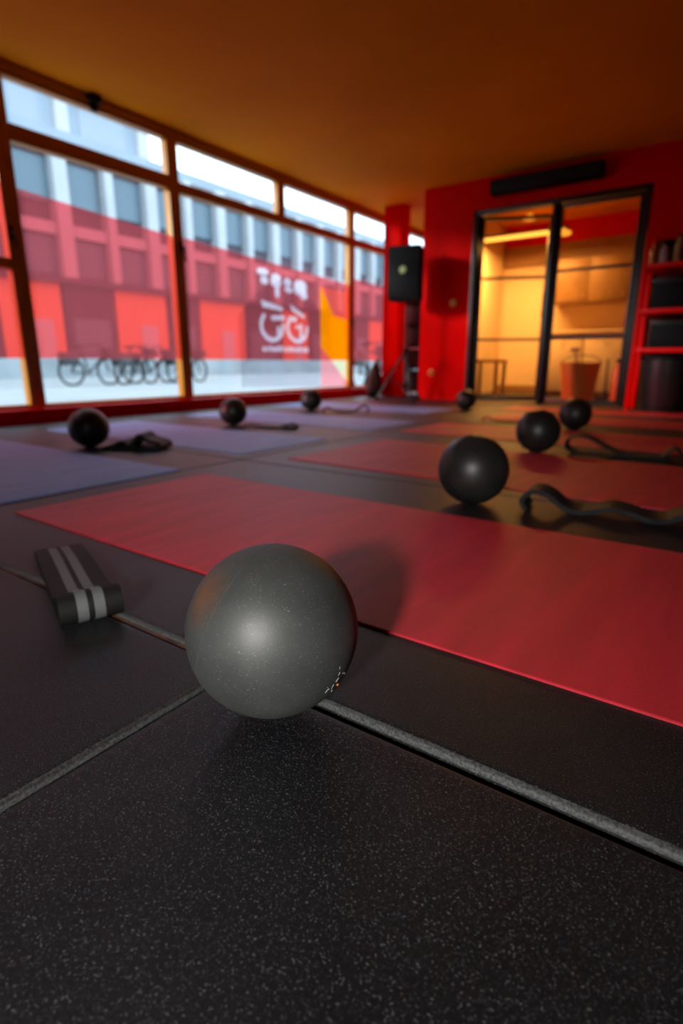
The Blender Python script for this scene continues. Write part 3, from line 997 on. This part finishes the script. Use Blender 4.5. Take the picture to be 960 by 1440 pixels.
# ------------------------------------------------------------------ balls
R = 0.112
def make_ball(bm_seg=(72, 36), mk='ball'):
    bm = bmesh.new()
    bmesh.ops.create_uvsphere(bm, u_segments=bm_seg[0], v_segments=bm_seg[1], radius=R)
    me = bm_mesh(bm, 'exercise_ball', True)
    me.materials.append(M[mk])
    root = link('exercise_ball', me)
    # moulding seam: a hair-thin raised ring
    pts = [(R * 1.0006 * math.cos(a), R * 1.0006 * math.sin(a), 0) for a in [2 * PI * k / 96 for k in range(96)]]
    if mk != 'ball':
        tube('mould_seam', pts, 0.00055, M[mk], root, 6, True)
    return root
def marks(root):
    """worn print, a plug and scuffs on the nearest ball; points are given as view-facing unit directions"""
    fw = Vector((-math.sin(math.radians(35.19)) * math.cos(math.radians(15.11)), math.cos(math.radians(35.19)) * math.cos(math.radians(15.11)), -math.sin(math.radians(15.11))))
    rt = Vector((math.cos(math.radians(35.19)), math.sin(math.radians(35.19)), 0))
    up = rt.cross(fw)
    c = Vector(root.location)
    vdir = (Vector((0, 0, 0.45)) - c).normalized()
    r2 = (rt - vdir * rt.dot(vdir)).normalized()
    u2 = vdir.cross(r2)
    inv = root.matrix_basis.to_quaternion().inverted()
    def pt(a, b):
        z = math.sqrt(max(0.02, 1 - a * a - b * b))
        return inv @ ((r2 * a + u2 * b + vdir * z) * (R * 1.0008))
    # moulding seam: a faint raised ring round the left of the ball
    nv, dd = Vector((-0.843, 0.45, -0.295)).normalized(), 0.36
    e1 = nv.orthogonal().normalized()
    e2_ = nv.cross(e1)
    rr_ = math.sqrt(1 - dd * dd)
    ring = []
    for k in range(120):
        a = 2 * PI * k / 120
        q = nv * dd + (e1 * math.cos(a) + e2_ * math.sin(a)) * rr_
        ring.append(inv @ ((r2 * q.x + u2 * q.y + vdir * q.z) * R))
    tube('mould_seam', ring, 0.00035, mat('pale_mould_line', (0.075, 0.076, 0.073), 0.55), root, 6, True)
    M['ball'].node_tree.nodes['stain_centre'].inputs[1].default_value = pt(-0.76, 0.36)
    pm = mat('worn_white_print', (0.26, 0.26, 0.25), 0.6)
    bm = bmesh.new()
    S = 127.0
    for (x1, y1, x2, y2, w) in [(-0.0, 0, 0, 0, 0)][:0] + [(74, 87, 79, 81, 0.7), (79, 81, 81, 85, 0.6), (83, 84, 86, 76, 0.6), (89, 73, 93, 67, 0.8),
                                (92, 64, 94, 59, 0.6), (93, 56, 93, 51, 0.4), (99, 62, 102, 60, 0.4), (102, 64, 104, 61, 0.4), (76, 79, 78, 80, 0.5), (84, 88, 86, 85, 0.6)]:
        add_tube(bm, [pt(x1 / S, -y1 / S), pt((x1 + x2) / 2 / S, -(y1 + y2) / 2 / S), pt(x2 / S, -y2 / S)], w * 0.0009, 6)
    o = link('worn_print', bm_mesh(bm, 'worn_print', True), pm, root)
    o['label'] = 'worn pale print'
    bm = bmesh.new()
    for (x1, y1, x2, y2, w) in [(-5, 1, -7, 12, 0.4)]:
        add_tube(bm, [pt(x1 / S, -y1 / S), pt((x1 + x2) / 2 / S, -(y1 + y2) / 2 / S), pt(x2 / S, -y2 / S)], w * 0.0006, 5)
    o = link('scuff_marks', bm_mesh(bm, 'scuff_marks', True), pm, root)
    o['label'] = 'fine pale scratches'
    bm = bmesh.new()
    bmesh.ops.create_icosphere(bm, subdivisions=2, radius=0.0018)
    o = link('orange_fleck', bm_mesh(bm, 'orange_fleck', True), mat('orange_fleck', (0.75, 0.20, 0.02), 0.5), root, pt(93 / S, -78 / S))
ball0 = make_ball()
ball1 = make_ball((48, 24), 'ball_dark')
spots = [(-0.455, 0.488, 0.112, (68, 8, 30), 'large grey exercise ball in the foreground'),
         (-0.672, 1.702, 0.114, (20, 40, 0), 'dark ball between the first and second red mats'),
         (-0.82, 2.935, 0.111, (70, 10, 40), 'dark ball beside the looped black band'),
         (-0.908, 4.12, 0.109, (10, 60, 80), 'dark ball in front of the orange bucket and glazed doors'),
         (-2.20, 5.26, 0.100, (50, 20, 10), 'small dark ball at the foot of the open glazed door'),
         (-2.895, 1.69, 0.107, (30, 30, 90), 'dark ball at far left with a crumpled black band'),
         (-3.065, 2.94, 0.103, (80, 0, 10), 'dark ball near the kerb beside a flat black band'),
         (-3.43, 4.345, 0.105, (15, 75, 20), 'dark ball below the window emblem')]
for k, (x, y, r_, rot, lab) in enumerate(spots):
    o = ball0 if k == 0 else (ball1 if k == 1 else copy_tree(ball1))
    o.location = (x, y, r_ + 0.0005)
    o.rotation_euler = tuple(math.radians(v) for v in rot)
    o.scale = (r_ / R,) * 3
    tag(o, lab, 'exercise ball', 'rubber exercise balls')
bpy.context.view_layer.update()
marks(ball0)

# ------------------------------------------------------------------ resistance bands
BG = 'black resistance bands'
def striped_band():
    t = empty('resistance_band', (-0.885, 0.482, 0), math.radians(158.5))
    tag(t, 'folded black elastic band with two grey stripes at left front', 'resistance band', BG)
    # local x runs backwards along the strap; the roll is at x = 0
    roll = []
    cx, cz, r0 = 0.018, 0.0285, 0.026
    path = [(0.46, 0.0030), (0.30, 0.0032), (0.15, 0.0032), (0.06, 0.0030)]
    for k in range(0, 19):
        a = math.radians(-90 - k * 14)
        path.append((cx + r0 * math.cos(a), cz + r0 * math.sin(a)))
    path += [(0.049, 0.046), (0.068, 0.034), (0.10, 0.026), (0.16, 0.022), (0.26, 0.021), (0.36, 0.018), (0.43, 0.012), (0.475, 0.0075)]
    path = smooth_path(path, 3)
    link('strap', ribbon_mesh('strap', path, -0.053, 0.053, 0.0032), M['band'], t)
    # inner turn of the roll
    inner = []
    for k in range(0, 40):
        a = math.radians(60 - k * 14)
        rr = 0.017 - 0.009 * k / 40
        inner.append((cx + rr * math.cos(a), cz - 0.003 + rr * math.sin(a)))
    link('rolled_end', ribbon_mesh('rolled_end', inner, -0.051, 0.051, 0.003), M['band'], t)
    i0 = int(len(path) * 0.14)
    for a, b in ((-0.022, -0.004), (0.006, 0.024)):
        # the stripes ride on the outer face of the strap
        out = []
        n = len(path)
        for i in range(i0, n - 1):
            p, q = Vector(path[max(i - 1, 0)]), Vector(path[min(i + 1, n - 1)])
            tt = (q - p).normalized()
            nn = Vector((tt.y, -tt.x))
            out.append(tuple(Vector(path[i]) + nn * -0.0 + Vector((tt.y, -tt.x)) * 0.0))
        # offset to the side away from the roll centre / upward
        off = []
        for i, p in enumerate(out):
            p0, p1 = Vector(out[max(i - 1, 0)]), Vector(out[min(i + 1, len(out) - 1)])
            tt = (p1 - p0).normalized()
            nn = Vector((tt.y, -tt.x))
            c = Vector((cx, cz))
            if i > len(out) * 0.72:
                if nn.y < 0:
                    nn = -nn
            else:
                if nn.dot(Vector(p) - c) < 0:
                    nn = -nn
            off.append(tuple(Vector(p) + nn * 0.0019))
        s_ = link('stripe', ribbon_mesh('stripe', off, a, b, 0.0008), M['band_grey'], t)
        s_['label'] = 'grey woven stripe'
striped_band()

def band(name_label, loc, rz, path, w, th=0.004, m='band', side=0.0):
    o = link('resistance_band', ribbon_mesh('resistance_band', smooth_path(path, 7), -w / 2, w / 2, th), M[m], None, loc, (0, 0, rz))
    tag(o, name_label, 'resistance band', BG)
    return o
# wavy band by the second ball
band('wavy black band lying before the second red mat', (-0.10, 1.80, 0.003), math.radians(7),
     [(-0.40, 0.004, 0), (-0.415, 0.03, 0), (-0.385, 0.062, 0), (-0.34, 0.055, 0), (-0.29, 0.020, 0.005), (-0.25, 0.010, 0.01), (-0.21, 0.018, 0.01), (-0.16, 0.030, 0.01), (-0.11, 0.026, 0),
      (-0.06, 0.013, 0), (-0.02, 0.018, -0.01), (0.03, 0.042, -0.01), (0.08, 0.055, -0.01), (0.13, 0.045, 0), (0.18, 0.015, 0), (0.23, 0.004, 0.0)], 0.11, 0.014, 'band_rubber')
# looped band by the third ball
lp = [(0.42, 0.004, 0.02), (0.36, 0.010, 0.01), (0.335, 0.05, 0.0), (0.30, 0.055, 0.0), (0.27, 0.020, 0), (0.20, 0.012, 0), (0.10, 0.018, 0), (0.02, 0.045, 0), (-0.06, 0.085, 0), (-0.12, 0.095, 0), (-0.165, 0.07, 0), (-0.165, 0.03, 0),
      (-0.12, 0.008, 0.01), (-0.04, 0.005, 0.02), (0.08, 0.004, 0.02), (0.22, 0.004, 0.02), (0.30, 0.004, 0.02)]
band('looped black band behind the second red mat', (-0.52, 3.03, 0.001), math.radians(5), lp, 0.11, 0.009)
# crumpled band by the left ball
cr = [(-0.16, 0.010, 0), (-0.11, 0.020, 0.01), (-0.07, 0.040, 0.015), (-0.04, 0.042, 0), (-0.015, 0.028, -0.01), (0.01, 0.036, -0.01), (0.035, 0.072, 0), (0.055, 0.078, 0.01), (0.08, 0.056, 0.01), (0.12, 0.046, 0), (0.155, 0.034, 0),
      (0.165, 0.018, -0.01), (0.13, 0.010, -0.02), (0.05, 0.012, -0.02), (-0.03, 0.011, -0.02), (-0.10, 0.010, -0.01)]
band('crumpled black band beside the far left ball', (-2.635, 1.80, 0), math.radians(32), cr, 0.15, 0.019)
fl = [(-0.20, 0.012, 0), (-0.14, 0.022, 0), (-0.07, 0.014, 0.01), (0.0, 0.009, 0.01), (0.07, 0.007, 0), (0.13, 0.02, 0), (0.17, 0.034, 0), (0.20, 0.022, 0), (0.20, 0.006, 0), (0.12, 0.004, 0)]
band('flat black band right of the ball near the kerb', (-2.70, 2.93, 0.003), math.radians(24), fl, 0.085, 0.012)
f2 = [(-0.20, 0.005, 0), (-0.21, 0.03, 0), (-0.17, 0.048, 0), (-0.12, 0.03, 0), (-0.06, 0.012, 0), (0.02, 0.012, 0), (0.08, 0.02, 0), (0.13, 0.055, 0), (0.18, 0.07, 0), (0.21, 0.04, 0), (0.20, 0.006, 0)]
band('small black band right of the ball under the emblem', (-2.96, 4.27, 0.002), math.radians(34), f2, 0.085, 0.012)
f3 = [(-0.15, 0.006, 0), (-0.16, 0.03, 0), (-0.13, 0.045, 0), (-0.08, 0.02, 0), (0.0, 0.010, 0), (0.08, 0.008, 0), (0.14, 0.012, 0), (0.18, 0.005, 0)]
band('small black band in the gap before the fourth red mat', (-1.47, 4.30, 0), math.radians(20), f3, 0.07, 0.005)

# ------------------------------------------------------------------ lamp on a stand behind the viewer
def photo_lamp():
    loc = Vector((0.27, -1.45, 0.86))
    tgt = Vector((-0.62, 0.75, 0.06))
    q = (tgt - loc).to_track_quat('-Z', 'Y')
    t = empty('lamp_stand', (loc.x, loc.y, 0))
    tag(t, 'black floor lamp on a tripod behind the viewer', 'lamp')
    hd_ = link('lamp_head', lathe_mesh('lamp_head', [(0, 0.16), (0.05, 0.16), (0.07, 0.13), (0.11, 0.03), (0.115, 0.0), (0.105, 0.0), (0.10, 0.03), (0.06, 0.12), (0, 0.12)], 28), M['black'], t, (0, 0, loc.z), q.to_euler())
    tube('pole', [(0, -0.06, 0.12), (0, -0.06, loc.z)], 0.012, M['black_metal'], t, 8)
    for a in (30, 150, 270):
        ar = math.radians(a)
        tube('leg', [(0, -0.06, 0.30), (0.28 * math.cos(ar), -0.06 + 0.28 * math.sin(ar), 0.01)], 0.009, M['black_metal'], t, 6)
    ld = bpy.data.lights.new('spot_light', 'SPOT')
    ld.energy = LAMP_POWER
    ld.color = (1.0, 0.97, 0.93)
    ld.spot_size = math.radians(52)
    ld.spot_blend = 1.0
    ld.shadow_soft_size = 0.10
    lo = bpy.data.objects.new('spot_light', ld)
    COL.objects.link(lo)
    lo.parent = hd_
    lo.location = (0, 0, -0.02)
photo_lamp()

# ------------------------------------------------------------------ street outside
SG = -0.10
struct(box('street', -90, XL - 0.10, -60, 140, SG - 0.2, SG, M['paving']), 'pale bright street outside the windows')
FXB = -25.0
def hz(z14):      # heights read at a plane 14 m away, scaled out to the facade
    return 0.45 + (z14 - 0.45) * 25 / 14
def facade():
    t = empty('office_building', (FXB, 0, SG))
    tag(t, 'pale office building across the street with dark window rows', 'building')
    zg, z1b, z1t, z2b, z2t, zr = hz(2.40), hz(2.55), hz(3.40), hz(4.15), hz(5.10), hz(5.75)
    Y0, Y1 = -8.0, 66.0
    off = -SG
    def part(name, x0, x1, y0, y1, z0, z1, m, par=t):
        return box(name, x0, x1, y0, y1, z0 + off, z1 + off, m, par)
    part('wall', -6, -0.30, Y0, Y1, SG, zr, M['facade_band'])
    part('spandrel', -0.30, 0.05, Y0, Y1, hz(3.45), hz(3.72), M['pale_stone'])
    part('spandrel', -0.30, 0.05, Y0, Y1, z2t + 0.15, z2t + 0.45, M['pale_stone'])
    part('ledge', -0.30, 0.30, Y0, Y1, zg - 0.1, zg + 0.15, M['facade_band'])
    part('parapet', -0.30, 0.12, Y0, Y1, zr - 0.45, zr, M['upper'])
    step = 2.27
    y = 14.5 - step * 9
    k = 0
    wme = {}
    while y < Y1 - 1:
        wd = 0.62 if k % 2 == 1 else 0.42
        part('column', -0.30, 0.28, y - wd / 2, y + wd / 2, zg + 0.15, zr - 0.45, M['pale_stone'])
        for (b_, t_) in ((z1b, z1t), (z2b, z2t)):
            part('window', -0.34, -0.16, y + 0.31, y + step - 0.31, b_, t_, M['facade_glass'])
        y += step
        k += 1
    # shopfronts at street level
    y = -6.0
    i = 0
    pat = [('shop_orange', 2.6), ('facade_dark', 2.4), ('shop_orange', 2.9), ('facade_dark', 2.0), ('shop_orange', 3.4), ('facade_dark', 3.2)]
    while y < 60:
        nm, wd = pat[i % 6]
        f = part('shopfront', -0.30, 0.02, y, y + wd, SG, zg - 0.1, M[nm])
        if nm == 'shop_orange':
            part('shop_door', 0.02, 0.06, y + wd * 0.45, y + wd * 0.45 + 0.95, SG + 0.02, 2.3, M['shop_white'], f)
        else:
            part('shop_window', 0.02, 0.05, y + 0.3, y + wd - 0.3, 0.6, 2.4, M['facade_glass'], f)
        y += wd + 0.15
        i += 1
    return t
facade()
lw = box('street_planter', -22.6, -22.0, -6, 60, SG, 0.63, mat('pale_planter_concrete', (0.228, 0.258, 0.274), 0.8, noise=(0.8, 0.2)))
tag(lw, 'long low pale planter wall across the street', 'planter')
box('planter_soil', -22.5, -22.1, -5.9, 59.9, 0.63, 0.635, M['facade_dark'], lw)
up = empty('upper_block', (-31.4, 0, SG))
tag(up, 'pale blue taller block rising behind the office building at left', 'building')
box('wall', -5, -0.01, -10, 24.2, 0, 22, M['upper'], up)
for k in range(7):
    box('pilaster', 0.0, 0.25, -6.6 + k * 5.0, -5.9 + k * 5.0, 0, 22, M['pale_stone'], up)
for k in range(6):
    for z in (12.2, 15.6):
        box('window', 0.0, 0.06, -5.2 + k * 5.0, -2.4 + k * 5.0, z, z + 2.0, mat('pale_block_glass', (0.144, 0.205, 0.251), 0.6) if k == 0 and z < 13 else bpy.data.materials['pale_block_glass'], up)

def bicycle():
    t = empty('bicycle', (0, 0, 0))
    bmat = mat('dark_bicycle_paint', (0.03, 0.03, 0.035), 0.4)
    for y in (-0.52, 0.52):
        w = tube('wheel', [(0, y + 0.33 * math.cos(a), 0.345 + 0.33 * math.sin(a)) for a in [2 * PI * k / 28 for k in range(28)]], 0.03, M['black'], t, 6, True)
        bm = bmesh.new()
        for k in range(8):
            a = 2 * PI * k / 8
            add_tube(bm, [(0, y, 0.345), (0, y + 0.32 * math.cos(a), 0.345 + 0.32 * math.sin(a))], 0.003, 4)
        link('spokes', bm_mesh(bm, 'spokes'), M['black_metal'], w)
    bm = bmesh.new()
    for a, b in (((0, -0.52, 0.345), (0, -0.2, 0.85)), ((0, -0.2, 0.85), (0, -0.05, 0.30)), ((0, -0.52, 0.345), (0, -0.05, 0.30)), ((0, -0.18, 0.80), (0, 0.33, 0.82)),
                 ((0, -0.05, 0.30), (0, 0.36, 0.72)), ((0, 0.30, 0.98), (0, 0.52, 0.345)), ((0, -0.2, 0.85), (0, -0.22, 0.95))):
        add_tube(bm, [a, b], 0.028, 6)
    link('frame', bm_mesh(bm, 'bike_frame', True, 50), bmat, t)
    tube('handlebar', [(-0.28, 0.18, 1.02), (-0.20, 0.30, 1.03), (0, 0.32, 1.02), (0.20, 0.30, 1.03), (0.28, 0.18, 1.02)], 0.014, M['black'], t, 6)
    box('saddle', -0.07, 0.07, -0.36, -0.08, 0.94, 0.99, M['black'], t, 0.02)
    box('basket', -0.16, 0.16, 0.42, 0.68, 0.72, 0.95, bmat, t, 0.01)
    box('pannier', -0.18, 0.18, -0.75, -0.38, 0.50, 0.82, bmat, t, 0.02)
    return t
b0 = bicycle()
bl = [(-13.8, 8.3, 0.0, 'dark bicycle outside, leftmost of the row seen through the second window'),
      (-13.4, 9.4, 0.25, 'second dark bicycle of the street row, left of centre'),
      (-14.0, 10.3, -0.2, 'third dark bicycle of the street row'),
      (-13.5, 11.2, 0.15, 'rightmost dark bicycle of the street row'),
      (-7.0, 11.1, 0.05, 'dark bicycle outside the narrow window near the pillar')]
for k, (x, y, rz, lab) in enumerate(bl):
    o = b0 if k == 0 else copy_tree(b0)
    o.location = (x, y, SG)
    o.rotation_euler = (0, 0, rz)
    tag(o, lab, 'bicycle', 'bicycles parked in the street')
